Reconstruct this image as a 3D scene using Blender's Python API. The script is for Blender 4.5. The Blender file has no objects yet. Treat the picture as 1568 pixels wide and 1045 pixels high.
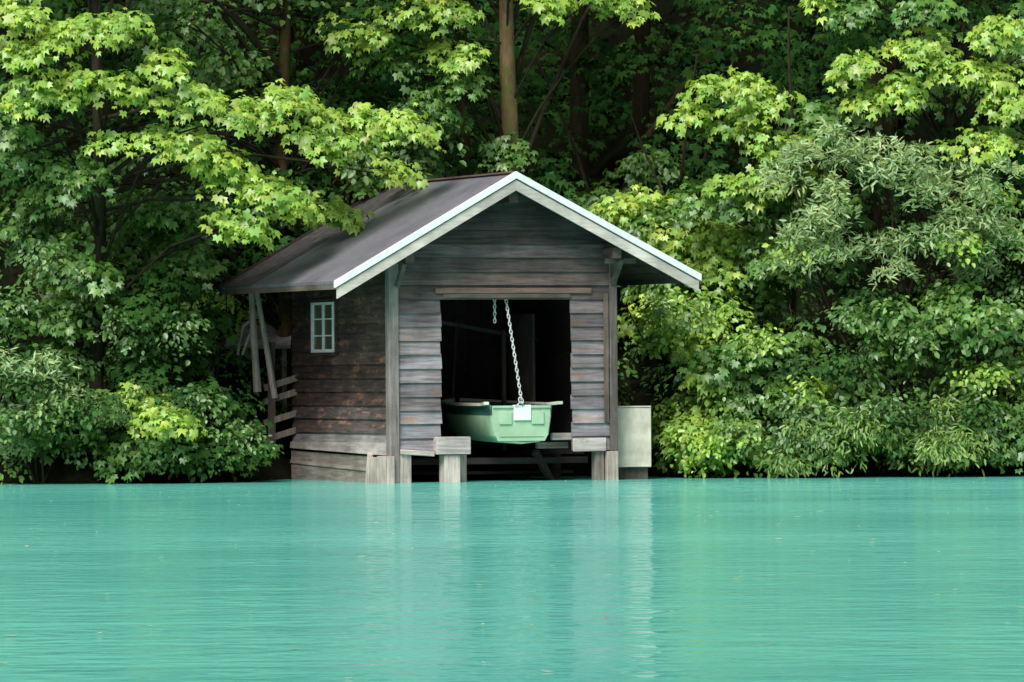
import bpy, bmesh, math, random
import numpy as np
from mathutils import Vector, Matrix
random.seed(7); rng=np.random.default_rng(11)
sc=bpy.context.scene
sc.view_settings.view_transform='Standard'; sc.view_settings.look='None'; sc.view_settings.exposure=0
R=math.radians
# ---------------------------------------------------------------- world / sun / camera
w=bpy.data.worlds.new("World"); sc.world=w; w.use_nodes=True
nt=w.node_tree; bg=nt.nodes['Background']
sky=nt.nodes.new('ShaderNodeTexSky'); sky.sky_type='NISHITA'; sky.sun_disc=False
sunv=Vector((-0.36,-0.80,1.0)).normalized()
sky.sun_elevation=math.asin(sunv.z); sky.sun_rotation=math.atan2(sunv.x,sunv.y)%(2*math.pi)
hs=nt.nodes.new('ShaderNodeHueSaturation'); hs.inputs['Saturation'].default_value=0.22; hs.inputs['Value'].default_value=1.2
nt.links.new(sky.outputs[0],hs.inputs['Color']); nt.links.new(hs.outputs[0],bg.inputs[0]); bg.inputs[1].default_value=0.15
sl=bpy.data.lights.new('sun','SUN'); sl.energy=4.3; sl.angle=R(26); sl.color=(1,0.96,0.90)
so=bpy.data.objects.new('sun',sl); sc.collection.objects.link(so); so.rotation_euler=sunv.to_track_quat('Z','Y').to_euler(); so.location=(-30,-40,60)
cd=bpy.data.cameras.new('camera'); cam=bpy.data.objects.new('camera',cd); sc.collection.objects.link(cam); sc.camera=cam
cd.lens=200; cd.sensor_width=36; cd.clip_end=3000; cd.clip_start=1
cam.matrix_world=Matrix.Translation((0,-87.1,1.6))@Matrix.Rotation(R(90.37),4,'X')@Matrix.Rotation(R(-0.4),4,'Z')

# ---------------------------------------------------------------- material helpers
def newmat(name):
    m=bpy.data.materials.new(name); m.use_nodes=True; t=m.node_tree; b=t.nodes['Principled BSDF']; return m,t,b
def N(t,typ,**k):
    n=t.nodes.new(typ)
    for a,v in k.items(): setattr(n,a,v)
    return n
def ramp(t,stops,src):
    r=N(t,'ShaderNodeValToRGB'); e=r.color_ramp.elements
    while len(e)<len(stops): e.new(0.5)
    for i,(p,c) in enumerate(stops):
        e[i].position=p; e[i].color=(c[0],c[1],c[2],1) if hasattr(c,'__len__') else (c,c,c,1)
    t.links.new(src,r.inputs[0]); return r
def noise(t,vec,scale,detail=4,rough=0.55,dist=0.0):
    n=N(t,'ShaderNodeTexNoise'); n.inputs['Scale'].default_value=scale; n.inputs['Detail'].default_value=detail; n.inputs['Roughness'].default_value=rough; n.inputs['Distortion'].default_value=dist
    t.links.new(vec,n.inputs['Vector']); return n
def mapping(t,sc_,coord='Object'):
    tc=N(t,'ShaderNodeTexCoord'); mp=N(t,'ShaderNodeMapping'); mp.inputs['Scale'].default_value=sc_
    t.links.new(tc.outputs[coord],mp.inputs['Vector']); return mp.outputs[0]
def mixc(t,fac,a,b,mode='MIX'):
    m=N(t,'ShaderNodeMix',data_type='RGBA',blend_type=mode)
    if isinstance(fac,(int,float)): m.inputs[0].default_value=fac
    else: t.links.new(fac,m.inputs[0])
    for s,i in ((a,6),(b,7)):
        if hasattr(s,'links'): t.links.new(s,m.inputs[i])
        else: m.inputs[i].default_value=(s[0],s[1],s[2],1)
    return m.outputs[2]
def wood(name,axis,dark,light,worn,wornamt=0.5,rough=0.85):
    m,t,b=newmat(name)
    s=[14,14,14]; s[axis]=1.1
    v=mapping(t,s); n1=noise(t,v,1.6,8,0.65)
    r1=ramp(t,[(0.3,dark),(0.7,light)],n1.outputs[0])
    s2=[4.5,4.5,9]; s2[axis]=1.8
    if axis==2: s2=[7,7,2.4]
    v2=mapping(t,s2); n2=noise(t,v2,1.0,8,0.8)
    f=ramp(t,[(wornamt,0),(wornamt+0.06,0.85)],n2.outputs[0])
    c=mixc(t,f.outputs[0],r1.outputs[0],worn)
    v3=mapping(t,(1,1,1)); n3=noise(t,v3,1.4,5,0.6); r3=ramp(t,[(0.3,0.55),(0.7,1.25)],n3.outputs[0]); c=mixc(t,1.0,c,r3.outputs[0],'MULTIPLY')
    at=N(t,'ShaderNodeAttribute',attribute_name='Col')
    c=mixc(t,1.0,c,at.outputs[0],'MULTIPLY')
    t.links.new(c,b.inputs['Base Color']); b.inputs['Roughness'].default_value=rough
    b.inputs['Specular IOR Level'].default_value=0.25
    bp=N(t,'ShaderNodeBump'); bp.inputs['Strength'].default_value=0.6; bp.inputs['Distance'].default_value=0.012
    t.links.new(n1.outputs[0],bp.inputs['Height']); t.links.new(bp.outputs[0],b.inputs['Normal'])
    return m
def plain(name,col,rough=0.6,var=0.25,scale=6,metal=0):
    m,t,b=newmat(name); v=mapping(t,(1,1,1)); n=noise(t,v,scale,6,0.6)
    lo=[c*(1-var) for c in col]; hi=[min(1,c*(1+var)) for c in col]
    r=ramp(t,[(0.35,lo),(0.65,hi)],n.outputs[0]); t.links.new(r.outputs[0],b.inputs['Base Color'])
    b.inputs['Roughness'].default_value=rough; b.inputs['Metallic'].default_value=metal
    return m
M_front=wood('front_boards',0,(0.075,0.065,0.072),(0.27,0.238,0.255),(0.26,0.135,0.085),0.555)
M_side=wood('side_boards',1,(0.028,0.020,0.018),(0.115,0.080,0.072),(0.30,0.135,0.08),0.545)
M_post=wood('post_wood',2,(0.19,0.165,0.155),(0.44,0.39,0.365),(0.12,0.08,0.06),0.62)
M_beamx=wood('beam_wood',0,(0.19,0.165,0.155),(0.46,0.42,0.40),(0.14,0.10,0.08),0.62)
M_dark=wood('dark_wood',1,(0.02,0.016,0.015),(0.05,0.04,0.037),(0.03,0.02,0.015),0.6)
M_barge=wood('barge_wood',0,(0.42,0.38,0.34),(0.60,0.55,0.50),(0.38,0.28,0.20),0.62)
M_white=plain('white_trim',(0.74,0.73,0.75),0.5,0.09,9)
M_glass,_t,_b=newmat('window_glass'); _b.inputs['Base Color'].default_value=(0.085,0.075,0.05,1); _b.inputs['Roughness'].default_value=0.08
# roofing
M_roof,t,b=newmat('roof_felt')
v=mapping(t,(1,1,1)); n=noise(t,v,1.3,6,0.6); n2=noise(t,v,14,5,0.6)
r=ramp(t,[(0.3,(0.11,0.107,0.127)),(0.7,(0.19,0.185,0.215))],n.outputs[0])
wv=N(t,'ShaderNodeTexWave',wave_type='BANDS',bands_direction='Y',wave_profile='SAW'); wv.inputs['Scale'].default_value=0.32; wv.inputs['Distortion'].default_value=0.15
t.links.new(v,wv.inputs['Vector'])
rl=ramp(t,[(0.0,0.6),(0.05,1.0),(0.97,1.0),(1.0,1.25)],wv.outputs[0])
c=mixc(t,1.0,r.outputs[0],rl.outputs[0],'MULTIPLY')
r2=ramp(t,[(0.35,0.82),(0.7,1.12)],n2.outputs[0]); c=mixc(t,1.0,c,r2.outputs[0],'MULTIPLY')
n5=noise(t,v,2.2,9,0.8); r5=ramp(t,[(0.56,0),(0.66,0.5)],n5.outputs[0]); c=mixc(t,r5.outputs[0],c,(0.07,0.065,0.045))
t.links.new(c,b.inputs['Base Color']); b.inputs['Roughness'].default_value=0.5
M_roof2=plain('old_dark_roofing',(0.05,0.045,0.045),0.85,0.5,7)  # darker tone for the rear strip of the left slope

# ---------------------------------------------------------------- mesh helper
class MB:
    def __init__(s): s.v=[];s.f=[];s.c=[];s.m=[]
    def prism(s,pts8,col=(1,1,1),mi=0):
        i=len(s.v); s.v+= [tuple(p) for p in pts8]; s.c+=[col]*8
        for q in ((0,1,2,3),(7,6,5,4),(0,4,5,1),(1,5,6,2),(2,6,7,3),(3,7,4,0)):
            s.f.append(tuple(i+k for k in q)); s.m.append(mi)
    def box(s,x0,x1,y0,y1,z0,z1,col=(1,1,1),mi=0):
        s.prism([(x0,y0,z0),(x1,y0,z0),(x1,y0,z1),(x0,y0,z1),(x0,y1,z0),(x1,y1,z0),(x1,y1,z1),(x0,y1,z1)],col,mi)
    def beam(s,a,b,wd,ht,col=(1,1,1),mi=0,up=(0,0,1)):
        a=Vector(a);b=Vector(b);d=(b-a).normalized(); u=Vector(up)
        if abs(d.dot(u))>0.95: u=Vector((0,1,0))
        sd=d.cross(u).normalized(); u=sd.cross(d)
        sd=sd*wd/2;u=u*ht/2
        s.prism([a-sd-u,a+sd-u,a+sd+u,a-sd+u,b-sd-u,b+sd-u,b+sd+u,b-sd+u],col,mi)
    def tube(s,pts,rad,sides=7,col=(1,1,1),mi=0,cap=True):
        base=len(s.v); n=len(pts)
        for k,p in enumerate(pts):
            p=Vector(p); d=(Vector(pts[min(k+1,n-1)])-Vector(pts[max(k-1,0)])).normalized()
            u=Vector((0,0,1)) if abs(d.z)<0.9 else Vector((1,0,0))
            a=d.cross(u).normalized(); bb=d.cross(a)
            for j in range(sides):
                th=2*math.pi*j/sides; q=p+(a*math.cos(th)+bb*math.sin(th))*rad[k]
                s.v.append(tuple(q)); s.c.append(col)
        for k in range(n-1):
            for j in range(sides):
                j2=(j+1)%sides
                s.f.append((base+k*sides+j,base+k*sides+j2,base+(k+1)*sides+j2,base+(k+1)*sides+j)); s.m.append(mi)
        if cap:
            s.f.append(tuple(base+j for j in range(sides))); s.m.append(mi)
            s.f.append(tuple(base+(n-1)*sides+j for j in range(sides))); s.m.append(mi)
    def obj(s,name,mats,parent=None,smooth=False,recalc=True,bevel=0):
        me=bpy.data.meshes.new(name); me.from_pydata(s.v,[],s.f)
        ca=me.color_attributes.new(name='Col',type='FLOAT_COLOR',domain='POINT')
        ca.data.foreach_set('color',np.array([(c[0],c[1],c[2],1) for c in s.c],dtype=np.float32).ravel())
        for m in mats: me.materials.append(m)
        me.polygons.foreach_set('material_index',s.m)
        if recalc:
            bm=bmesh.new(); bm.from_mesh(me); bmesh.ops.recalc_face_normals(bm,faces=bm.faces); bm.to_mesh(me); bm.free()
        if smooth: me.polygons.foreach_set('use_smooth',[True]*len(me.polygons))
        o=bpy.data.objects.new(name,me); sc.collection.objects.link(o)
        if parent: o.parent=parent
        if bevel:
            bv=o.modifiers.new('b','BEVEL'); bv.width=bevel; bv.segments=1
        return o
def empty(name,loc=(0,0,0),rz=0):
    e=bpy.data.objects.new(name,None); sc.collection.objects.link(e); e.location=loc; e.rotation_euler=(0,0,rz); return e

# ---------------------------------------------------------------- terrain
def sst(a,b,x):
    t=np.clip((x-a)/(b-a),0,1); return t*t*(3-2*t)
def shore(x):
    return 1.6+3.2*sst(-4.6,-3.0,x)-1.7*sst(1.6,3.2,x)+0.25*np.sin(x*1.3)+0.12*np.sin(x*3.1+1)
def terr(x,y):
    x=np.asarray(x,float);y=np.asarray(y,float)
    d=y-shore(x)
    h=np.where(d<0,np.maximum(0.4*d,-1.6),0.25*sst(0,0.5,d)+0.42*d+0.012*np.clip(d,0,25)**2)
    h=np.minimum(h,75+0.02*np.abs(x))
    far=-110-y
    h=np.where(far>0,-1.6+np.minimum(0.55*far,75),h)  # unseen hill behind the camera, added to block low frontal sky light
    h=h+np.where(d>0.3,0.15*np.sin(x*0.9+y*0.7)+0.1*np.sin(x*2.3-y*1.1),0)
    return h
def axis(lo,hi,mid0,mid1,fine,coarse):
    a=list(np.arange(lo,mid0,coarse))+list(np.arange(mid0,mid1,fine))+list(np.arange(mid1,hi+coarse,coarse)); return np.array(a)
xs=axis(-600,600,-16,16,0.4,20); ys=axis(-500,600,-2,30,0.4,15)
X,Y=np.meshgrid(xs,ys); Z=terr(X,Y); Z=Z+np.where(Y>shore(X)+0.2,rng.normal(0,0.06,Z.shape),0)
nx,ny=len(xs),len(ys)
vv=np.stack([X.ravel(),Y.ravel(),Z.ravel()],1)
idx=np.arange(nx*ny).reshape(ny,nx)
ff=np.stack([idx[:-1,:-1].ravel(),idx[:-1,1:].ravel(),idx[1:,1:].ravel(),idx[1:,:-1].ravel()],1)
def npmesh(name,verts,faces,mats,cols=None,parent=None,smooth=False,mi=None):
    me=bpy.data.meshes.new(name); nf,k=faces.shape
    me.vertices.add(len(verts)); me.vertices.foreach_set('co',verts.astype(np.float32).ravel())
    me.loops.add(nf*k); me.loops.foreach_set('vertex_index',faces.astype(np.int32).ravel())
    me.polygons.add(nf); me.polygons.foreach_set('loop_start',np.arange(nf,dtype=np.int32)*k)
    if cols is not None:
        ca=me.color_attributes.new(name='Col',type='FLOAT_COLOR',domain='POINT')
        ca.data.foreach_set('color',np.concatenate([cols,np.ones((len(cols),1))],1).astype(np.float32).ravel())
    for m in mats: me.materials.append(m)
    if smooth: me.polygons.foreach_set('use_smooth',np.ones(nf,dtype=bool))
    me.update(calc_edges=True); me.validate()
    o=bpy.data.objects.new(name,me); sc.collection.objects.link(o)
    if parent: o.parent=parent
    return o
M_gr,t,b=newmat('forest_soil'); v=mapping(t,(1,1,1)); n=noise(t,v,3.5,8,0.75)
r=ramp(t,[(0.38,(0.005,0.006,0.003)),(0.55,(0.012,0.015,0.006)),(0.72,(0.03,0.026,0.016))],n.outputs[0]); t.links.new(r.outputs[0],b.inputs['Base Color']); b.inputs['Roughness'].default_value=1; b.inputs['Specular IOR Level'].default_value=0.05
npmesh('ground',vv,ff,[M_gr],smooth=True)
# ---------------------------------------------------------------- water
M_w=bpy.data.materials.new('lake_water'); M_w.use_nodes=True; t=M_w.node_tree
for nn in list(t.nodes):
    if nn.type!='OUTPUT_MATERIAL': t.nodes.remove(nn)
out=[n for n in t.nodes][0]
v=mapping(t,(0.85,0.9,1)); v4=mapping(t,(0.45,1,1))
na=noise(t,v,3.0,2,0.5,0.3); nb=noise(t,v,0.65,3,0.5,0.3); nc_=noise(t,v4,0.11,3,0.5,0.3)
m_a=N(t,'ShaderNodeMath',operation='MULTIPLY'); t.links.new(na.outputs[0],m_a.inputs[0]); m_a.inputs[1].default_value=0.8
add=N(t,'ShaderNodeMath',operation='MULTIPLY_ADD'); t.links.new(nb.outputs[0],add.inputs[0]); add.inputs[1].default_value=1.3; t.links.new(m_a.outputs[0],add.inputs[2])
bp=N(t,'ShaderNodeBump'); bp.inputs['Distance'].default_value=0.042
rs=ramp(t,[(0.38,0.40),(0.62,1.0)],nc_.outputs[0]); t.links.new(rs.outputs[0],bp.inputs['Strength'])
t.links.new(add.outputs[0],bp.inputs['Height'])
rc=ramp(t,[(0.35,(0.10,0.46,0.385)),(0.65,(0.15,0.57,0.47))],nc_.outputs[0])
df=N(t,'ShaderNodeBsdfDiffuse'); t.links.new(rc.outputs[0],df.inputs[0])
gl=N(t,'ShaderNodeBsdfGlossy'); gl.inputs['Roughness'].default_value=0.06; gl.inputs[0].default_value=(0.95,0.97,0.97,1); t.links.new(bp.outputs[0],gl.inputs['Normal'])
fr=N(t,'ShaderNodeFresnel'); fr.inputs[0].default_value=1.33; t.links.new(bp.outputs[0],fr.inputs['Normal'])
ma=N(t,'ShaderNodeMath',operation='MULTIPLY_ADD'); t.links.new(fr.outputs[0],ma.inputs[0]); ma.inputs[1].default_value=0.62; ma.inputs[2].default_value=0.02
mx=N(t,'ShaderNodeMixShader'); t.links.new(ma.outputs[0],mx.inputs[0]); t.links.new(df.outputs[0],mx.inputs[1]); t.links.new(gl.outputs[0],mx.inputs[2]); t.links.new(mx.outputs[0],out.inputs[0])
npmesh('lake_water',np.array([(-600,-500,0),(600,-500,0),(600,12,0),(-600,12,0)],float),np.array([[0,1,2,3]]),[M_w])

# ---------------------------------------------------------------- boat house
H=empty('boat_house',(-1.84,0,0),R(22))
AP=(1.835,4.74); SL=0.565; SR=0.51
LT=(-1.085,4.74-SL*2.92); RT=(4.87,4.74-SR*3.035)
def lap(mb,mapf,a0,a1,z0,z1,a0t=None,a1t=None,col=(1,1,1),db=0.040,dt=0.008,mi=0):
    a0t=a0 if a0t is None else a0t; a1t=a1 if a1t is None else a1t
    P=[mapf(a0,db,z0),mapf(a1,db,z0),mapf(a1t,dt,z1),mapf(a0t,dt,z1),mapf(a0,-0.0,z0),mapf(a1,-0.0,z0),mapf(a1t,-0.0,z1),mapf(a0t,-0.0,z1)]
    mb.prism(P,col,mi)
fm=lambda a,d,z:(a,-d,z); sm=lambda a,d,z:(-d,a,z)
def tint(b,r=0.12,warm=0.0):
    k=b*(1+random.uniform(-r,r)); wv=warm+random.uniform(-0.05,0.05); return (k*(1+wv),k,k*(1-wv))
fb=MB(); zz=0.47; hgt=0.213
while zz<4.6:
    z1=zz+hgt
    j=lambda s=0.018: random.uniform(-s,s)
    if z1<=3.0:
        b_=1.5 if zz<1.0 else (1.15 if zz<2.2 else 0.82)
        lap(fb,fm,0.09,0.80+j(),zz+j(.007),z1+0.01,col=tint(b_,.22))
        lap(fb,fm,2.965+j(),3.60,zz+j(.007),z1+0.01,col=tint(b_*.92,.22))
    else:
        def rng_u(z):
            zz_=z+0.12; return AP[0]-(AP[1]-zz_)/SL, AP[0]+(AP[1]-zz_)/SR
        l0,r0=rng_u(zz); l1,r1=rng_u(min(z1,4.6)); 
        l0=max(l0,0.02); r0=min(r0,3.66); l1=max(l1,0.02); r1=min(r1,3.66)
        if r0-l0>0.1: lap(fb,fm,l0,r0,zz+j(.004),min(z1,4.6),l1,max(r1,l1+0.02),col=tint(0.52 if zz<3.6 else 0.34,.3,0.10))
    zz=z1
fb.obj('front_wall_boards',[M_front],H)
sd=MB(); zz=0.76
while zz<3.5:
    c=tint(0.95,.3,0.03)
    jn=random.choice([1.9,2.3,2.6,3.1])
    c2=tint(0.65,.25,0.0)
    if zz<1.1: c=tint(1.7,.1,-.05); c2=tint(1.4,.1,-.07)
    lap(sd,sm,0.10,jn-0.002,zz+random.uniform(-.006,.006),zz+hgt+0.01,col=c)
    lap(sd,sm,jn+0.002,4.45,zz+random.uniform(-.006,.006),zz+hgt+0.01,col=c2)
    zz+=hgt
sd.obj('side_wall_boards',[M_side],H)
sk=MB()
lap(sk,sm,0.1,4.45,0.60,0.765,col=tint(.85)); 
sk.prism([(-0.07,0.1,0.42),(-0.07,4.45,0.50),(-0.06,4.45,0.60),(-0.06,0.1,0.62),(0,0.1,0.42),(0,4.45,0.50),(0,4.45,0.60),(0,0.1,0.62)],(1.4,1.35,1.35))
sk.prism([(-0.03,0.5,-0.1),(-0.03,4.5,0.0),(-0.03,4.5,0.46),(-0.03,0.5,0.39),(0.02,0.5,-0.1),(0.02,4.5,0.0),(0.02,4.5,0.46),(0.02,0.5,0.39)],(0.9,.83,.77))
sk.prism([(-0.05,0.9,0.17),(-0.05,4.5,0.26),(-0.05,4.5,0.31),(-0.05,0.9,0.22),(-0.031,0.9,0.17),(-0.031,4.5,0.26),(-0.031,4.5,0.31),(-0.031,0.9,0.22)],(1.2,1.1,1.03))
sk.obj('side_skirt_boards',[wood('skirt_wood',1,(0.18,0.155,0.145),(0.40,0.36,0.34),(0.16,0.10,0.07),0.6)],H)
wl=MB()
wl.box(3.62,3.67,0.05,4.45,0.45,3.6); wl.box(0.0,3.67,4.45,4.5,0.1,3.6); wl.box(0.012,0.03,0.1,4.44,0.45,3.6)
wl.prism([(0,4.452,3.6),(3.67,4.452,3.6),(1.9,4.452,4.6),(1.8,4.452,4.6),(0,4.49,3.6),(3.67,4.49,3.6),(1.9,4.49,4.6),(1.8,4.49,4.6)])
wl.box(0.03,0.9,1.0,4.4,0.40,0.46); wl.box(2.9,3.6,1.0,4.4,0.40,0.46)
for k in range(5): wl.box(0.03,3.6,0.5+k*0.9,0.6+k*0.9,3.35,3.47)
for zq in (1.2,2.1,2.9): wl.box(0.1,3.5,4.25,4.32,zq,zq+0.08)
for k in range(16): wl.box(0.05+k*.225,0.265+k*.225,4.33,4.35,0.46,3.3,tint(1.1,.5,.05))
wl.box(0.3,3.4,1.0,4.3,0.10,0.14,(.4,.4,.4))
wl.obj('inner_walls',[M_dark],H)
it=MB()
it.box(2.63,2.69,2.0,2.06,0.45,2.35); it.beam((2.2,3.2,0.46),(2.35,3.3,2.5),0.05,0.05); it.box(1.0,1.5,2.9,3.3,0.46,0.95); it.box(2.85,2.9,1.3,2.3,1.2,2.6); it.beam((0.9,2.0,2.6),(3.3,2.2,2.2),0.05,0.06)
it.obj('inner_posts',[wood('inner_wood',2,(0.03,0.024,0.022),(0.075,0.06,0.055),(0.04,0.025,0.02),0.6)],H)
po=MB()
po.box(-0.07,0.088,-0.075,0.098,0.0,3.5,(0.72,0.69,0.70)); po.box(3.602,3.73,-0.06,0.09,0.45,3.45,(0.42,0.39,0.39))
po.box(0.09,0.29,-0.05,0.12,-0.6,0.45,(1.4,1.35,1.3)); po.box(-0.13,-0.01,-0.12,0.35,-0.6,0.41,(1.55,1.48,1.4)); po.box(-0.10,-0.035,0.38,0.80,-0.6,0.39,(1.25,1.17,1.1)); po.beam((-0.08,0.9,-.1),(-0.08,0.75,.45),.05,.14,(1.5,1.4,1.3))
po.box(0.80,1.06,-0.14,0.1,-0.6,0.42,(1.55,1.5,1.45)); po.box(1.07,1.24,0.05,0.2,-0.6,0.42,(0.9,.85,.82))
po.box(3.36,3.52,0.0,0.14,-0.6,0.46,(0.7,.66,.62)); po.box(3.54,3.73,-0.07,0.12,-0.6,0.448,(1.4,1.32,1.25))
for vv_ in (2.2,4.3):
    for uu in (0.1,3.55): po.box(uu,uu+0.15,vv_,vv_+0.15,-0.8,0.4,(0.2,.18,.17))
po.beam((2.6,0.6,0.45),(3.0,0.8,-0.1),0.10,0.10,(0.16,.15,.14))  # brace under the floor, shade there put into its dim tint
po.box(3.50,3.585,-0.062,-0.040,0.9,2.9,(0.40,0.33,0.30))
po.obj('posts',[M_post],H,bevel=0.008)
bm_=MB()
bm_.box(0.66,1.22,-0.18,0.1,0.43,0.70,(1.35,1.3,1.32)); 
bm_.prism([(0.10,-0.10,0.44),(0.655,-0.10,0.40),(0.655,-0.10,0.47),(0.10,-0.10,0.52),(0.10,-0.04,0.44),(0.655,-0.04,0.40),(0.655,-0.04,0.47),(0.10,-0.04,0.52)],(1.5,1.43,1.38))
bm_.box(2.45,2.96,0.1,0.22,0.50,0.60,(0.5,.42,.38)); bm_.box(2.65,3.0,0.0,0.09,0.63,0.74,(1,.92,.9)); bm_.box(2.97,3.53,-0.06,-0.039,0.45,0.66,(1.4,1.35,1.35))
bm_.box(0.70,3.30,-0.066,-0.040,2.90,2.985,(0.52,.38,.32)); bm_.box(0.82,2.95,-0.058,0.06,2.83,2.896,(0.32,.28,.27))
bm_.box(0.3,3.5,0.6,0.72,0.26,0.36,(0.10,.09,.09))  # cross beam below the floor, tinted dim to imitate the shade there
bm_.obj('beams',[M_beamx],H,bevel=0.008)
pu=MB()
for u_,z_ in ((0.13,3.52),(3.56,3.60),(1.835,4.45)):
    pu.box(u_-0.07,u_+0.07,-0.47,4.7,z_-0.16,z_-0.0,(2.6,2.3,2.1))
pu.beam((3.66,-0.02,3.02),(3.66,-0.40,3.42),0.07,0.07,(3,2.8,2.7)); pu.beam((0.06,-0.10,3.02),(0.06,-0.40,3.36),0.07,0.07,(3,2.8,2.7))
pu.box(3.45,3.95,-0.30,-0.22,3.36,3.44,(3,2.8,2.7))
pu.obj('purlins',[M_dark],H)
V0,V1=-0.55,4.81
def slab(mb,p,q,v0,v1,t0,t1,col=(1,1,1),mi=0):
    mb.prism([(p[0],v0,p[1]-t1),(q[0],v0,q[1]-t1),(q[0],v0,q[1]-t0),(p[0],v0,p[1]-t0),(p[0],v1,p[1]-t1),(q[0],v1,q[1]-t1),(q[0],v1,q[1]-t0),(p[0],v1,p[1]-t0)],col,mi)
rf=MB(); slab(rf,AP,LT,V0,V1,0,0.05); slab(rf,AP,RT,V0,V1,0,0.05)
rf.obj('roof_sheets',[M_roof],H)
r2=MB(); slab(r2,(AP[0],AP[1]+.006),(LT[0]-.02,LT[1]-.012+.006),3.35,V1+.02,0,0.004); 
r2.obj('old_roof_strip',[M_roof2],H)
sf=MB()
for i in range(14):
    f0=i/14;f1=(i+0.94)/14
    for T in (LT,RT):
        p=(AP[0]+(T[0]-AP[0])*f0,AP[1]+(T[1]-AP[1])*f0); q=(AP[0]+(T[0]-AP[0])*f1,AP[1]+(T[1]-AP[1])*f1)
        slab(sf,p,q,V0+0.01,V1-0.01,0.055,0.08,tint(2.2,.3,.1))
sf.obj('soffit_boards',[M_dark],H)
bg_=MB()
def ext(T,k): 
    d=((T[0]-AP[0]),(T[1]-AP[1])); L=math.hypot(*d); return (T[0]+d[0]/L*k,T[1]+d[1]/L*k)
for T in (LT,RT):
    slab(bg_,(AP[0],AP[1]),ext(T,0.02),V0-0.035,V0-0.002,0.105,0.265,(1.0,1,1))
    slab(bg_,(AP[0],AP[1]),ext(T,0.0),V0-0.001,V0+0.03,0.06,0.20,(0.5,.5,.5))
bg_.box(LT[0]+0.0,LT[0]+0.03,V0+0.04,V1,LT[1]-0.13,LT[1]-0.055,(0.25,.22,.2))
bg_.box(RT[0]-0.03,RT[0],V0+0.04,V1,RT[1]-0.13,RT[1]-0.055,(0.3,.27,.25))
bg_.obj('barge_boards',[M_barge],H)
tr=MB()
for T in (LT,RT):
    slab(tr,(AP[0],AP[1]+0.02),(ext(T,0.06)[0],ext(T,0.06)[1]+0.02),V0-0.06,V0+0.02,-0.005,0.10)
tr.obj('verge_trim',[M_white],H)
vd=MB()
for T in (LT,RT): slab(vd,(AP[0],AP[1]+0.03),(ext(T,0.03)[0],ext(T,0.03)[1]+0.02),V1-0.02,V1+0.05,-0.02,0.16,(1,1,1))
vd.box(AP[0]-0.06,AP[0]+0.06,V0+0.03,V1,AP[1]+0.005,AP[1]+0.03,(4.5,3.4,3.0))
vd.obj('rear_verge',[M_dark],H)
# window
wd=MB(); a0,a1,z0,z1=2.36,3.40,2.02,2.81; x=-0.052
def wf(p,q,r_,s): wd.box(x-0.03,x+0.03,p,q,r_,s)
wf(a0,a0+.075,z0,z1); wf(a1-.075,a1,z0,z1); wf(a0+.076,a1-.076,z1-.04,z1); wf(a0+.076,a1-.076,z0,z0+.05)
wd.box(x-0.02,x+0.02,(a0+a1)/2-.035,(a0+a1)/2+.035,z0+.051,z1-.041)
for k in (1,2):
    zk=z0+(z1-z0)*k/3; wd.box(x-0.012,x+0.015,a0+.076,a1-.076,zk-.010,zk+.010)
wd.obj('window_frame',[M_white],H)
wg=MB(); wg.box(x+0.0,x+0.012,a0+.07,a1-.07,z0+.04,z1-.035); wg.obj('window_glass',[M_glass],H)
ws=MB(); ws.box(-0.075,-0.03,a0-0.07,a1+0.07,z1+.002,z1+.05,(.8,.7,.65)); ws.box(-0.09,-0.03,a0-0.05,a1+0.05,z0-.05,z0-.002,(.8,.7,.65)); ws.box(-.07,-.03,a0-.07,a0-.003,z0,z1,(.8,.7,.65)); ws.box(-.07,-.03,a1+.003,a1+.07,z0,z1,(.8,.7,.65)); ws.obj('window_casing',[M_side],H)

# ---------------------------------------------------------------- boat
M_green=plain('boat_green_paint',(0.34,0.50,0.33),0.4,0.16,3); M_cream=plain('boat_gunwale',(0.58,0.57,0.49),0.4,0.15,4); M_teal=plain('boat_dark_green',(0.03,0.11,0.09),0.5,0.2,4)
B=empty('rowing_boat',(-1.84+0.927*2.08+0.375*0.12,0.375*2.08-0.927*0.12,0.62),R(18))
prof=[(-1.0,0.56),(-0.97,0.40),(-0.88,0.10),(-0.60,0.0),(0,-0.03),(0.60,0.0),(0.88,0.10),(0.97,0.40),(1.0,0.56)]
hb=MB(); nS=14; Lb=3.3
def bw(t_): return 0.49*(1+0.6*math.sin(min(t_*1.3,0.5)*math.pi)*0.3)*(1-max(0,(t_-0.4)/0.6)**2.6*0.93)
for i in range(nS+1):
    t_=i/nS; wdt=bw(t_); rise=0.18*t_**3; sheer=0.03*t_**2
    for px_,pz in prof: hb.v.append((px_*wdt,t_*Lb,pz*(1-0.25*t_**3)+rise+sheer)); hb.c.append((1,1,1))
for i in range(nS):
    for k in range(8):
        a=i*9+k; hb.f.append((a,a+1,a+10,a+9)); hb.m.append(0 if 0<k<7 else 1)
ho=hb.obj('hull',[M_green,M_teal],B,smooth=True)
so_=ho.modifiers.new('s','SOLIDIFY'); so_.thickness=0.025; so_.offset=0
tm=MB(); 
def trans(y0,y1,s=1.0,mi=0,zt=0.55,zb=0.0):
    P=[(-0.47*s,zt),(-0.475*s,0.4),(-0.43*s,0.10),(-0.38*s,zb),(0.38*s,zb),(0.43*s,0.10),(0.475*s,0.4),(0.47*s,zt)]
    i=len(tm.v); tm.v+=[(a,y0,c) for a,c in P]+[(a,y1,c) for a,c in P]; tm.c+=[(1,1,1)]*16; n=8
    tm.f.append(tuple(range(i,i+n))); tm.f.append(tuple(range(i+2*n-1,i+n-1,-1))); tm.m+=[mi,mi]
    for k in range(n): tm.f.append((i+k,i+(k+1)%n,i+n+(k+1)%n,i+n+k)); tm.m.append(mi)
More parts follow.
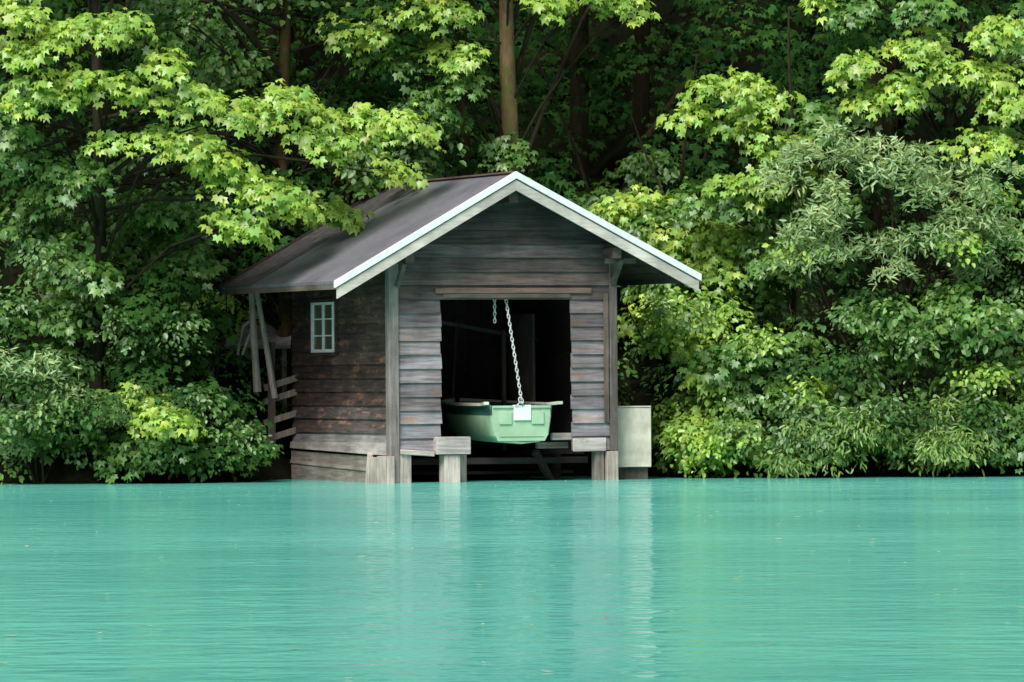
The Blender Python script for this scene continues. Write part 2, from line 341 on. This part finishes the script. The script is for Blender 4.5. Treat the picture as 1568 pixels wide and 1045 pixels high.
trans(-0.02,0.03)
tm.box(-0.36,-0.16,-0.045,-0.021,0.26,0.46,mi=0); tm.box(0.16,0.36,-0.045,-0.021,0.26,0.46,mi=0)
tm.box(-0.13,0.15,-0.05,0.05,0.32,0.56,mi=1); tm.box(-0.47,0.47,-0.045,-0.021,0.51,0.55,mi=0); tm.box(-.36,.36,-.035,-.021,.07,.085,mi=0)
tm.obj('transom',[M_green,M_white],B,bevel=0.012)
gw=MB()
for s_ in (-1,1):
    pts=[]
    for i in range(nS+1):
        t_=i/nS; pts.append((s_*(bw(t_)+0.03+(0.08 if i==0 else 0)),t_*Lb-(0.12 if i==0 else 0),0.56*(1-0.25*t_**3)+0.18*t_**3+0.03*t_**2+0.01+(0.02 if i==0 else 0)))
    for a,b2 in zip(pts[:-1],pts[1:]): gw.beam(a,b2,0.08,0.045)
gw.obj('gunwale',[M_cream],B)
th=MB(); th.box(-0.45,0.45,0.8,1.05,0.40,0.43); th.box(-0.45,0.45,1.9,2.15,0.42,0.45); th.obj('seats',[M_cream],B)
# chain
M_ch=plain('galvanised_steel',(0.58,0.58,0.58),0.5,0.2,20,0.3)
ch=MB()
def link(c,d,phase,L=0.075,r_=0.0085,wd_=0.020):
    d=Vector(d).normalized(); a=d.cross(Vector((0,1,0))).normalized(); b2=d.cross(a)
    side=a if phase else b2; nrm=d.cross(side); pts=[]
    K=12
    for k in range(K+1):
        th_=2*math.pi*k/K; pts.append(Vector(c)+d*math.sin(th_)*L/2+side*math.cos(th_)*wd_)
    base=len(ch.v); 
    for k in range(K):
        rad=(d*math.sin(2*math.pi*k/K)+side*math.cos(2*math.pi*k/K)).normalized()
        for j in range(5):
            q=pts[k]+(rad*math.cos(j*1.2566)+nrm*math.sin(j*1.2566))*r_; ch.v.append(tuple(q)); ch.c.append((1,1,1))
    for k in range(K):
        for j in range(5):
            ch.f.append((base+k*5+j,base+k*5+(j+1)%5,base+((k+1)%K)*5+(j+1)%5,base+((k+1)%K)*5+j)); ch.m.append(0)
top=Vector((1.90,0.18,3.2)); bot=Vector((2.05,-0.19,1.30))
n_=32
for k in range(n_+1): link(top+(bot-top)*k/n_,bot-top,k%2,L=(bot-top).length/n_*1.35,r_=.009,wd_=.021)
link(bot+Vector((0,0,-0.05)),(0.6,0,-1),1,L=0.10,wd_=0.035,r_=0.011)
ch.tube([bot+Vector((0,0,-.06)),bot+Vector((-.05,0,-.11)),bot+Vector((-.09,0.02,-.14))],[.009]*3,6); ch.tube([bot+Vector((0,0,-.06)),bot+Vector((.04,0,-.11)),bot+Vector((.03,0.02,-.14))],[.009]*3,6)
t2=Vector((1.80,0.25,3.2))
for k in range(14): link(t2+Vector((0.0,0,-0.055*k)),(0,0,-1),k%2)
CH=ch.obj('hoist_chain',[M_ch],None,smooth=True); CH.location=H.location; CH.rotation_euler=H.rotation_euler

# crate at the right of the house
M_cr=plain('crate_panel',(0.50,0.47,0.39),0.7,0.2,4)
CR=MB(); CR.box(0,0.54,0,0.7,0.17,1.10); CR.box(-0.012,0.552,-0.012,0.712,1.102,1.125); CR.box(-0.008,0.02,-0.008,0.02,0.171,1.10); CR.box(0.52,0.548,-0.008,0.02,0.171,1.10); CR.box(0.021,0.519,-.006,.01,.171,.20)
cr=CR.obj('storage_crate',[M_cr],bevel=0.01); cr.location=(1.62,1.75,0.02); cr.rotation_euler=(0,0,R(6))
CL=MB(); CL.box(0.03,0.5,0.08,0.6,-0.8,0.165,(.3,.28,.25))  # dark tint stands for the shaded gap under the crate
cl=CL.obj('crate_base',[M_post],cr)

# weathered rack and leaning poles behind-left
RK=MB()
RK.tube([(-4.08,4.0,1.4),(-4.13,4.0,2.2),(-4.17,4.0,3.15)],[.065,.055,.05],7,(1.25,1.2,1.12)); RK.tube([(-3.80,3.95,1.3),(-3.96,3.95,2.3),(-4.08,3.95,3.0)],[.05,.045,.04],7,(1.35,1.27,1.2))
RK.tube([(-4.4,4.1,2.0),(-4.3,4.0,2.45),(-4.0,4.0,2.7)],[.025,.025,.025],6,(.8,.8,.8)); RK.beam((-4.32,4.05,2.0),(-4.0,4.05,2.9),.03,.04,(.9,.88,.85))
for z_ in (0.75,1.02,1.36,1.58): RK.beam((-3.98,4.2,z_-0.12),(-3.42,3.95,z_+0.05),0.05,0.10,(.72,.64,.58))
RK.box(-3.92,-3.80,4.1,4.2,-0.5,2.2,(.3,.27,.25))
RK.obj('wooden_rack',[M_post])
SH=MB(); SH.prism([(-4.9,5.4,2.15),(-3.6,5.4,2.15),(-3.6,6.2,2.5),(-4.9,6.2,2.5),(-4.9,5.4,2.10),(-3.6,5.4,2.10),(-3.6,6.2,2.45),(-4.9,6.2,2.45)])
for a in (-4.8,-3.75):
    for b2 in (5.5,6.1): SH.box(a,a+.08,b2,b2+.08,0.2,2.12+(.25 if b2>6 else 0))
SH.obj('woodshed_roof',[plain('shed_roof_grey',(0.22,0.2,0.2),0.9,0.3,8)])

# ---------------------------------------------------------------- foliage
def leafmat(name,trans=0.35,gloss=0.05):
    m=bpy.data.materials.new(name); m.use_nodes=True; t=m.node_tree
    for nn in list(t.nodes):
        if nn.type!='OUTPUT_MATERIAL': t.nodes.remove(nn)
    out=t.nodes[0]; at=N(t,'ShaderNodeAttribute',attribute_name='Col')
    df=N(t,'ShaderNodeBsdfDiffuse'); t.links.new(at.outputs[0],df.inputs[0]); last=df
    if trans:
        tl=N(t,'ShaderNodeBsdfTranslucent'); c=mixc(t,1.0,at.outputs[0],(1.25,1.15,0.5),'MULTIPLY'); t.links.new(c,tl.inputs[0])
        m1=N(t,'ShaderNodeMixShader'); m1.inputs[0].default_value=trans; t.links.new(df.outputs[0],m1.inputs[1]); t.links.new(tl.outputs[0],m1.inputs[2]); last=m1
    if gloss:
        gl=N(t,'ShaderNodeBsdfGlossy'); gl.inputs['Roughness'].default_value=0.45; gl.inputs[0].default_value=(1,1,1,1)
        m2=N(t,'ShaderNodeMixShader'); m2.inputs[0].default_value=gloss; t.links.new(last.outputs[0],m2.inputs[1]); t.links.new(gl.outputs[0],m2.inputs[2]); last=m2
    t.links.new(last.outputs[0],out.inputs[0])
    return m
M_leaf=leafmat('leaf_tissue'); M_leafd=leafmat('matte_leaf_tissue',0,0)  # second one is diffuse only
M_bark,t,b=newmat('bark'); v=mapping(t,(6,6,1.5)); n=noise(t,v,1.5,8,0.7); v2=mapping(t,(1,1,1)); n2=noise(t,v2,4.2,6,0.7)
r=ramp(t,[(0.3,(0.02,0.014,0.009)),(0.7,(0.10,0.078,0.055))],n.outputs[0]); f=ramp(t,[(0.48,0),(0.6,1)],n2.outputs[0])
c=mixc(t,f.outputs[0],r.outputs[0],(0.045,0.055,0.018)); at=N(t,'ShaderNodeAttribute',attribute_name='Col'); c=mixc(t,1.0,c,at.outputs[0],'MULTIPLY')
t.links.new(c,b.inputs['Base Color']); b.inputs['Roughness'].default_value=0.95; b.inputs['Specular IOR Level'].default_value=0.1
bp=N(t,'ShaderNodeBump'); bp.inputs['Distance'].default_value=0.03; t.links.new(n.outputs[0],bp.inputs['Height']); t.links.new(bp.outputs[0],b.inputs['Normal'])
def pol(r_,a,z): return (r_*math.sin(R(a)),r_*math.cos(R(a)),z)
T_maple=[(0,0,0),pol(.36,-138,-.02),pol(.66,-98,-.12),pol(.54,-70,0),pol(.90,-46,-.20),pol(.60,-22,.04),pol(1.0,0,-.24),pol(.60,22,.04),pol(.90,46,-.20),pol(.54,70,0),pol(.66,98,-.12),pol(.36,138,-.02)]
F_maple=[(0,1,2,3),(0,3,4,5),(0,5,6,7),(0,7,8,9),(0,9,10,11)]
T_ov=[(0,0,0),(.30,.28,.07),(.28,.66,.05),(0,1,-.08),(-.28,.66,.05),(-.30,.28,.07)]; F_ov=[(0,1,2,3),(0,3,4,5)]
T_wi=[(0,0,0),(.12,.3,.02),(.11,.7,-.03),(0,1,-.12),(-.11,.7,-.03),(-.12,.3,.02)]
TPL={'maple':(np.array(T_maple),np.array(F_maple)),'ovate':(np.array(T_ov),np.array(F_ov)),'willow':(np.array(T_wi),np.array(F_ov))}
c22,s22=math.cos(R(22)),math.sin(R(22))
def house_ok(P,m=0.3):
    dx=P[:,0]+1.84; dy=P[:,1]; u=dx*c22+dy*s22; v=-dx*s22+dy*c22
    zr=np.where(u<AP[0],AP[1]-SL*(AP[0]-u),AP[1]-SR*(u-AP[0]))
    hit=(u>-1.1-m)&(u<4.9+m)&(v<4.85+m)&(P[:,2]<zr+0.12)
    return ~hit
def nrm(a): return a/np.maximum(np.linalg.norm(a,axis=1,keepdims=True),1e-6)
NL=[0]
def leaf_cloud(name,C,rad,nper,size,kind,cols,out,flat=0.35,droop=0.5,parent=None,upn=1.0,jit=0.45,mat=None,tipup=-0.55):
    S=len(C); L=S*nper
    ci=np.repeat(np.arange(S),nper)
    rho=np.sqrt(rng.random(L)); ph=rng.random(L)*2*np.pi; rr=rad[ci]
    radial=np.stack([np.cos(ph),np.sin(ph),np.zeros(L)],1)
    o=out[ci]; dt=(radial*o).sum(1)
    el=(0.75+0.5*rng.random(S))[ci]
    pos=C[ci]+radial*(rho*rr*el)[:,None]
    pos[:,2]+=flat*rr*(1-rho**2)-droop*rr*rho*dt+rng.normal(0,0.13,L)*rr
    up=np.array([0,0,1.0])
    n=nrm(up*upn+radial*(rho*0.7)[:,None]+o*0.6+rng.normal(0,jit,(L,3)))
    t_=radial*0.7+o*0.35+up*tipup+rng.normal(0,0.35,(L,3)); t_=nrm(t_-n*(t_*n).sum(1)[:,None]); b_=np.cross(t_,n)
    tv,tf=TPL[kind]; s=size*(0.5+0.7*rng.random(L)); cz=(0.4+1.5*rng.random(L)); wx=(0.75+0.4*rng.random(L))
    V=pos[:,None,:]+s[:,None,None]*((tv[None,:,0]*wx[:,None])[:,:,None]*b_[:,None,:]+tv[None,:,1,None]*t_[:,None,:]+(tv[None,:,2]*cz[:,None])[:,:,None]*n[:,None,:])
    keep=house_ok(pos,0.02)&(pos[:,2]>0.02)
    V=V[keep]; cc=cols[ci][keep]; L=len(V); NL[0]+=L
    cc=cc*(0.75+0.5*rng.random(L))[:,None]; hue=rng.normal(0,0.09,L); cc=cc*np.stack([1+hue,np.ones(L),1-hue],1)
    k=tv.shape[0]; F=(tf[None]+ (np.arange(L)*k)[:,None,None]).reshape(-1,4)
    return npmesh(name,V.reshape(-1,3),F,[mat or M_leaf],cols=np.repeat(np.clip(cc,0.002,1),k,axis=0),parent=parent)
SP={ # kind,size,spray radius,n,colA,colB
 'mb':('maple',.13,.35,31,(0.45,0.62,0.10),(0.20,0.39,0.055)),
 'mm':('maple',.125,.35,27,(0.16,0.33,0.055),(0.055,0.155,0.03)),
 'mo':('ovate',.15,.35,32,(0.17,0.34,0.06),(0.06,0.16,0.03)),
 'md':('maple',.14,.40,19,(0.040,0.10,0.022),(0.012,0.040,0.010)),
 'ob':('ovate',.115,.30,36,(0.36,0.55,0.08),(0.16,0.34,0.05)),
 'om':('ovate',.105,.30,36,(0.16,0.31,0.065),(0.055,0.15,0.035)),
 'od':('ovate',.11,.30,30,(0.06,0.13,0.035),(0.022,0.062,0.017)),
 'wi':('willow',.14,.25,48,(0.38,0.51,0.21),(0.14,0.27,0.085)),
 'fe':('willow',.14,.32,50,(0.25,0.42,0.08),(0.09,0.20,0.035)),
}
def plant(name,base,h,tr_,blobs,lean=(0,0),barkc=(.6,.6,.6),multi=1,limbc=(.5,.5,.5)):
    bx,by=base; bz=float(terr(bx,by))-0.15
    mb=MB(); K=9; trunks=[]
    for q in range(multi):
        ang=q*2.4+0.5; sp=0.0 if multi==1 else 0.35
        pts=[]
        for k in range(K+1):
            f=k/K; pts.append(Vector((bx+lean[0]*f*h+math.cos(ang)*sp*f*h+0.06*math.sin(f*7+bx+q),by+lean[1]*f*h+math.sin(ang)*sp*f*h*0.5+0.05*math.cos(f*6+by),bz+f*h)))
        trunks.append(pts); mb.tube(pts,[tr_*(1.25 if k==0 else 1-0.65*k/K) for k in range(K+1)],9 if multi==1 else 6,barkc)
    groups={}
    for (x,y,z,rx,ry,rz,n,spn) in blobs:
        c=Vector((x,y,z)); pts=min(trunks,key=lambda tt:min((p-c).length for p in tt))
        zt=bz+random.uniform(.45,.95)*(z-bz)-0.1
        kk=min(range(K),key=lambda i:abs(pts[i].z-zt)); fr_=random.random(); st=pts[kk].lerp(pts[kk+1],fr_)
        d=c-st; mid=st+d*0.5+Vector((random.uniform(-.15,.15),random.uniform(-.1,.1),random.uniform(.05,.16)*d.length))
        lr=min(tr_*0.3,0.008+0.007*d.length)
        limb=[st,st+(mid-st)*0.5+Vector((random.uniform(-.06,.06),0,.03*d.length)),mid,mid+(c-mid)*0.5+Vector((random.uniform(-.06,.06),0,.02)),c-Vector((0,0,rz*0.3))]
        mb.tube(limb,[lr,lr*.85,lr*.65,lr*.5,lr*.3],5,limbc,cap=False)
        g=rng.normal(0,1,(n,3)); g=nrm(g)*(rng.random((n,1))**0.4); P=np.array([x,y,z])+g*np.array([rx,ry,rz])
        P=P[house_ok(P,SP[spn][2]*0.5)]
        if len(P)==0: continue
        o=P-np.array([bx,by,0]); o[:,2]=0; o=nrm(o); o=nrm(o*0.6+np.array([0,-0.8,0]))
        mixv=np.clip(rng.beta(1.4,1.4,len(P))*0.85+0.08+(P[:,2]-z)/max(rz,.1)*0.25,0,1)[:,None]  # higher sprays get lighter colour, imitating lit tops and shaded undersides
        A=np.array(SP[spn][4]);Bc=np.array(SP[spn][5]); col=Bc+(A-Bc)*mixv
        groups.setdefault(spn,[]).append((P,o,col))
        for p in P:
            s0=limb[random.choice([2,3,4])]; p=Vector(p)
            mb.tube([s0,s0+(p-s0)*0.6+Vector((0,0,.05)),p],[lr*.3,.006,.004],3,limbc,cap=False)
    tro=mb.obj(name,[M_bark],recalc=False,smooth=True)
    for spn,lst in groups.items():
        P=np.concatenate([a for a,_,_ in lst]);o=np.concatenate([a for _,a,_ in lst]);col=np.concatenate([a for _,_,a in lst])
        kind,size,rad,n,_,_=SP[spn]; wl_=spn=='wi'
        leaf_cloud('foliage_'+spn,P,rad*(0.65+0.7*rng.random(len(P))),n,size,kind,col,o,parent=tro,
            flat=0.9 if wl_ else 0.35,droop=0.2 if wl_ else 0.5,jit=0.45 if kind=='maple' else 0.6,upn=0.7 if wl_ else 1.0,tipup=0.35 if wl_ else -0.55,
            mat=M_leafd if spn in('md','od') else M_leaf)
    return tro
def blobs_box(x0,x1,y0,y1,z0,z1,nb,ns,sp,r_=(.5,.8)):
    L=[]
    for _ in range(nb):
        a=random.uniform(*r_); L.append((random.uniform(x0,x1),random.uniform(y0,y1),random.uniform(z0,z1),a,a,a*0.5,ns,sp if isinstance(sp,str) else random.choice(sp)))
    return L
# left overhanging maple (bright)
bl=[(-7.2,0.6,6.7,.7,.5,.3,9,'mb'),(-6.2,0.6,6.95,.7,.5,.25,9,'mb'),(-6.3,0.6,6.1,.7,.5,.25,8,'mb'),(-7.4,0.6,6.0,.5,.5,.25,6,'mb'),(-7.7,.6,7.2,.5,.5,.3,5,'mb'),
 (-5.0,.8,5.85,.5,.5,.2,6,'mb'),(-5.2,.6,5.2,.45,.4,.22,6,'mb'),(-4.1,1.0,5.7,.6,.5,.2,6,'mb'),(-4.45,.8,4.9,.55,.5,.2,9,'mb'),(-3.9,.9,4.45,.5,.4,.2,9,'mb'),(-4.25,.7,3.95,.35,.3,.15,6,'mb'),
 (-3.45,1.2,4.2,.35,.3,.2,4,'mb'),(-3.4,1.2,5.8,.55,.5,.2,6,'mb'),(-2.5,1.5,5.6,.55,.5,.22,8,'mb'),(-1.75,1.5,5.5,.4,.5,.2,7,'mb'),(-2.9,1.3,5.2,.5,.4,.2,7,'mb'),(-5.3,.6,6.4,.4,.4,.2,3,'mb'),(-6.1,.6,5.2,.25,.2,.1,2,'mb'),
 (-2.75,2.4,4.15,.35,.3,.12,5,'mb'),(-1.9,3.4,4.85,.3,.4,.08,3,'mb'),(-3.0,2.8,4.2,.3,.3,.15,3,'mm'),(-7.6,1,5.2,.5,.4,.3,5,'mm'),(-6.9,1.2,4.6,.6,.4,.3,6,'mm')]
bl+=blobs_box(-9,-4,1.5,3.5,7.8,11,14,8,'mb',(.7,1.0))  # crown tops above the frame, put there to shade the wood below
plant('maple_tree',(-6.6,2.6),10,0.13,bl,(0.02,-0.02))
bl=blobs_box(-8.6,-5.2,2.8,4.5,3.0,7.8,27,8,['mm','mo','md'],(.5,.7))+blobs_box(-5.2,-1.0,5,6.5,4.6,8.2,26,8,['mm','md','mo'],(.5,.7))+blobs_box(-9,-1,3,7,8.5,11,14,8,'mm',(.8,1.1))+blobs_box(-5.2,-3.0,4.5,6.5,3.0,5,13,7,['md','mo'],(.5,.6))  # highest set is out of view, added to shade the forest interior
plant('maple_tree',(-3.7,5.8),10,0.15,bl,barkc=(1.3,1.0,.8))
# centre trunk tree
bl=[(-2.4,5.0,7.2,.6,.5,.3,8,'mb'),(-1.6,5.0,7.5,.6,.5,.3,8,'mb'),(-1.0,5.0,6.8,.45,.5,.25,6,'mb'),(-1.9,5.0,6.6,.5,.5,.25,5,'mm'),(-0.85,5.0,6.3,.25,.3,.15,3,'mm'),(-1.1,5.0,7.5,.5,.4,.2,6,'mb'),
 (0.7,5.0,7.65,.4,.5,.15,5,'mb'),(1.3,5.0,7.75,.5,.5,.15,6,'mb'),(1.9,5.0,7.6,.4,.5,.15,4,'mb'),(-0.05,5.6,5.55,.12,.2,.25,2,'mm'),(-0.1,5.6,5.15,.25,.2,.08,3,'mm')]
bl+=blobs_box(-3,3,5,9,8.8,12,22,9,'mm',(.8,1.2))  # unseen overhead canopy, added to block skylight from above
plant('mossy_trunk_tree',(0.0,6.1),11,0.21,bl,barkc=(2.7,2.35,1.9))
bl=blobs_box(0.4,3.6,6.5,8.5,3.2,5.2,24,8,['mo','mm','md'],(.5,.7))
plant('maple_sapling',(2.2,8.0),5,0.05,bl,multi=3)
bl=blobs_box(1.9,4.6,5,6.5,2.5,4.5,20,8,['mm','mb','mo'],(.4,.6))
plant('maple_sapling',(3.4,6.2),4,0.04,bl,multi=3)
# right maples
bl=[(3.3,4.5,6.15,.35,.3,.12,4,'mb'),(3.9,4.5,6.3,.35,.3,.12,4,'mb'),(3.6,4.5,5.7,.5,.4,.2,6,'mb'),(3.0,4.5,5.7,.3,.3,.12,3,'mb'),(4.4,4.5,5.3,.5,.4,.2,6,'mb'),
 (4.2,4.5,5.9,.3,.3,.12,2,'mb'),(3.9,4.4,4.7,.6,.4,.2,7,'mb')]+blobs_box(3.0,5.2,4.5,5.5,3.2,5.0,12,7,['mm','mo','mb'],(.4,.6))
plant('maple_tree',(4.6,5.6),6.3,0.05,bl)
bl=[(5.5,3.6,6.5,.45,.4,.2,6,'mb'),(6.1,3.6,6.1,.5,.4,.2,7,'mb'),(6.6,3.6,6.7,.6,.4,.25,8,'mb'),(7.3,3.6,6.3,.6,.4,.25,8,'mb'),(5.6,3.6,5.95,.3,.3,.12,3,'mb'),(7.7,3.6,7.0,.5,.4,.25,7,'mb'),(6.6,3.6,7.4,.5,.4,.2,6,'mm'),(5.3,3.7,7.4,.5,.4,.2,5,'mm'),(4.9,3.8,7.6,.4,.4,.15,4,'mb'),(7.9,3.5,5.9,.5,.4,.25,7,'mb'),(7.6,3.5,5.2,.6,.4,.25,7,'mb')]
bl+=blobs_box(4,9,4,6,8.3,11,14,8,'mb',(.7,1.0))+blobs_box(5,8.8,5,6.5,4.5,7.5,15,8,['mm','md'],(.5,.7))  # first set lies above the frame, added as shading canopy
plant('maple_tree',(7.2,5.4),10,0.13,bl)
# willow
bl=blobs_box(4.3,8.2,2.6,3.8,3.0,5.1,36,5,['wi','wi','wi','ob'],(.3,.5))+[(5.1,3,5.3,.4,.3,.15,4,'wi'),(5.9,3,5.1,.4,.3,.2,4,'wi'),(4.2,3,4.9,.4,.3,.2,4,'wi'),(7.4,2.7,4.2,.5,.3,.3,8,'wi'),(7.0,2.7,3.7,.5,.3,.2,7,'wi'),(7.6,2.6,4.7,.4,.3,.2,5,'wi')]
plant('willow_tree',(5.9,3.9),4.3,0.04,bl,multi=4,barkc=(1.2,1.1,1))
# bank shrubs
def shrub(name,x,y,wd_,ht,sp,nb,ns=6,z0=0.3):
    bl=blobs_box(x-wd_,x+wd_,y-.5,y+.5,z0,ht,nb,ns,sp,(.3,.5)); plant(name,(x,y+.4),ht*0.8,0.025,bl,multi=4)
shrub('bank_shrub',2.7,3.7,.7,3.0,['ob','mb','om'],16)
shrub('bank_shrub',2.6,2.9,.6,1.3,['ob','mb'],12)
shrub('bank_shrub',3.9,3.1,.8,2.7,['ob','ob','mm'],18)
shrub('bank_shrub',3.8,2.5,.8,1.2,['ob','om'],12)
shrub('bank_shrub',5.2,3.0,.8,3.0,['om','mo','od','ob'],17)
shrub('bank_shrub',5.3,2.3,.8,1.0,['om','od','fe'],12)
shrub('bank_shrub',6.6,2.9,.9,2.8,['om','od','mm'],17)
shrub('bank_shrub',7.9,2.9,.8,3.0,['om','mo','ob'],17)
shrub('bank_shrub',6.6,2.3,.9,1.1,['fe','om','od'],13)
shrub('bank_shrub',7.9,2.2,.7,1.1,['mm','od','om'],13)
shrub('bank_fern',4.9,2.1,.8,.8,'fe',10,6,.2)
shrub('bank_fern',6.9,2.0,.6,.7,'fe',7,6,.2)
shrub('bank_shrub',-7.4,1.0,.6,1.9,['wi','od','om'],13)
shrub('bank_shrub',-6.0,1.0,.7,1.5,['mb','mm','od'],10)
shrub('bank_shrub',-7.3,2.0,.8,3.6,['mm','om','md'],18)
shrub('bank_shrub',-5.7,2.2,.8,3.4,['om','mo','md'],18)
shrub('bank_shrub',-4.7,1.6,.6,1.3,['od','md','om'],13)
shrub('bank_shrub',-4.9,3.6,.4,2.6,['om','md'],8)
shrub('bank_shrub',-5.2,6.6,.8,3.2,['ob','om'],12)
shrub('bank_shrub',-4.3,2.3,.25,0.9,['od','om'],6)
def mass(name,n,x0,x1,y0,y1,hh,sp,rs=1.0):
    P=np.stack([rng.uniform(x0,x1,n),rng.uniform(y0,y1,n),np.zeros(n)],1); g=terr(P[:,0],P[:,1]); P[:,2]=np.maximum(g,0.1)+rng.random(n)*hh
    ok=house_ok(P,.25)&(g>-0.25); P=P[ok]; n=len(P)
    o=nrm(np.tile([0,-1.0,0],(n,1))+rng.normal(0,.4,(n,3))*np.array([1,1,0])); A=np.array(SP[sp][4]);Bc=np.array(SP[sp][5]); col=Bc+(A-Bc)*rng.random((n,1))
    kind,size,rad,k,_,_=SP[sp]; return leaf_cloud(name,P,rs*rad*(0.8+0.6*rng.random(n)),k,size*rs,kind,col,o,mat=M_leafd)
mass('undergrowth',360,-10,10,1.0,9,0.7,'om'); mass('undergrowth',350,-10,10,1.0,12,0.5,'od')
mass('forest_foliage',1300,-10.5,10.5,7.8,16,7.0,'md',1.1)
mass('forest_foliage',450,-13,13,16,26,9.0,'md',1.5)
ft=MB()
for k in range(30):
    x_=random.uniform(-13,13); y_=random.uniform(9,24); z_=float(terr(x_,y_)); r_=random.uniform(.07,.16); l_=random.uniform(-.05,.05)
    ft.tube([(x_,y_,z_-.3),(x_+l_*6,y_,z_+6),(x_+l_*14,y_,z_+14)],[r_*1.2,r_,r_*.7],8,(.4,.36,.33))
ft.tube([(2.2,10,5.5),(3.0,10,6.6),(3.6,10,7.2)],[.08,.06,.04],7,(.6,.48,.4))
ft.obj('forest_trunks',[M_bark],recalc=False,smooth=True)

# floating bits on the water
n=260; px_=rng.uniform(-9,9,n); py_=-66*rng.random(n)**1.8+0.8
V=[];F=[];C=[]
for i in range(n):
    s=rng.uniform(.015,.04)*(1.0 if rng.random()<.9 else 1.8); a=rng.uniform(0,6.28); k=len(V); z_=0.006
    for tx,ty in ((0,-1),(.45,0),(0,1),(-.45,0)): V.append((px_[i]*(1 if py_[i]>-20 else .6)+s*(tx*math.cos(a)-ty*math.sin(a)),py_[i]+s*(tx*math.sin(a)+ty*math.cos(a))*1.5,z_+(0.006 if ty>0 else 0)))
    F.append((k,k+1,k+2,k+3)); c=random.choice([(.5,.55,.35),(.55,.55,.15),(.4,.25,.12),(.6,.6,.45)]); C+=[c]*4
npmesh('floating_leaves',np.array(V),np.array(F),[M_leaf],cols=np.array(C))
print('done', len(bpy.data.objects),'leaves',NL[0])
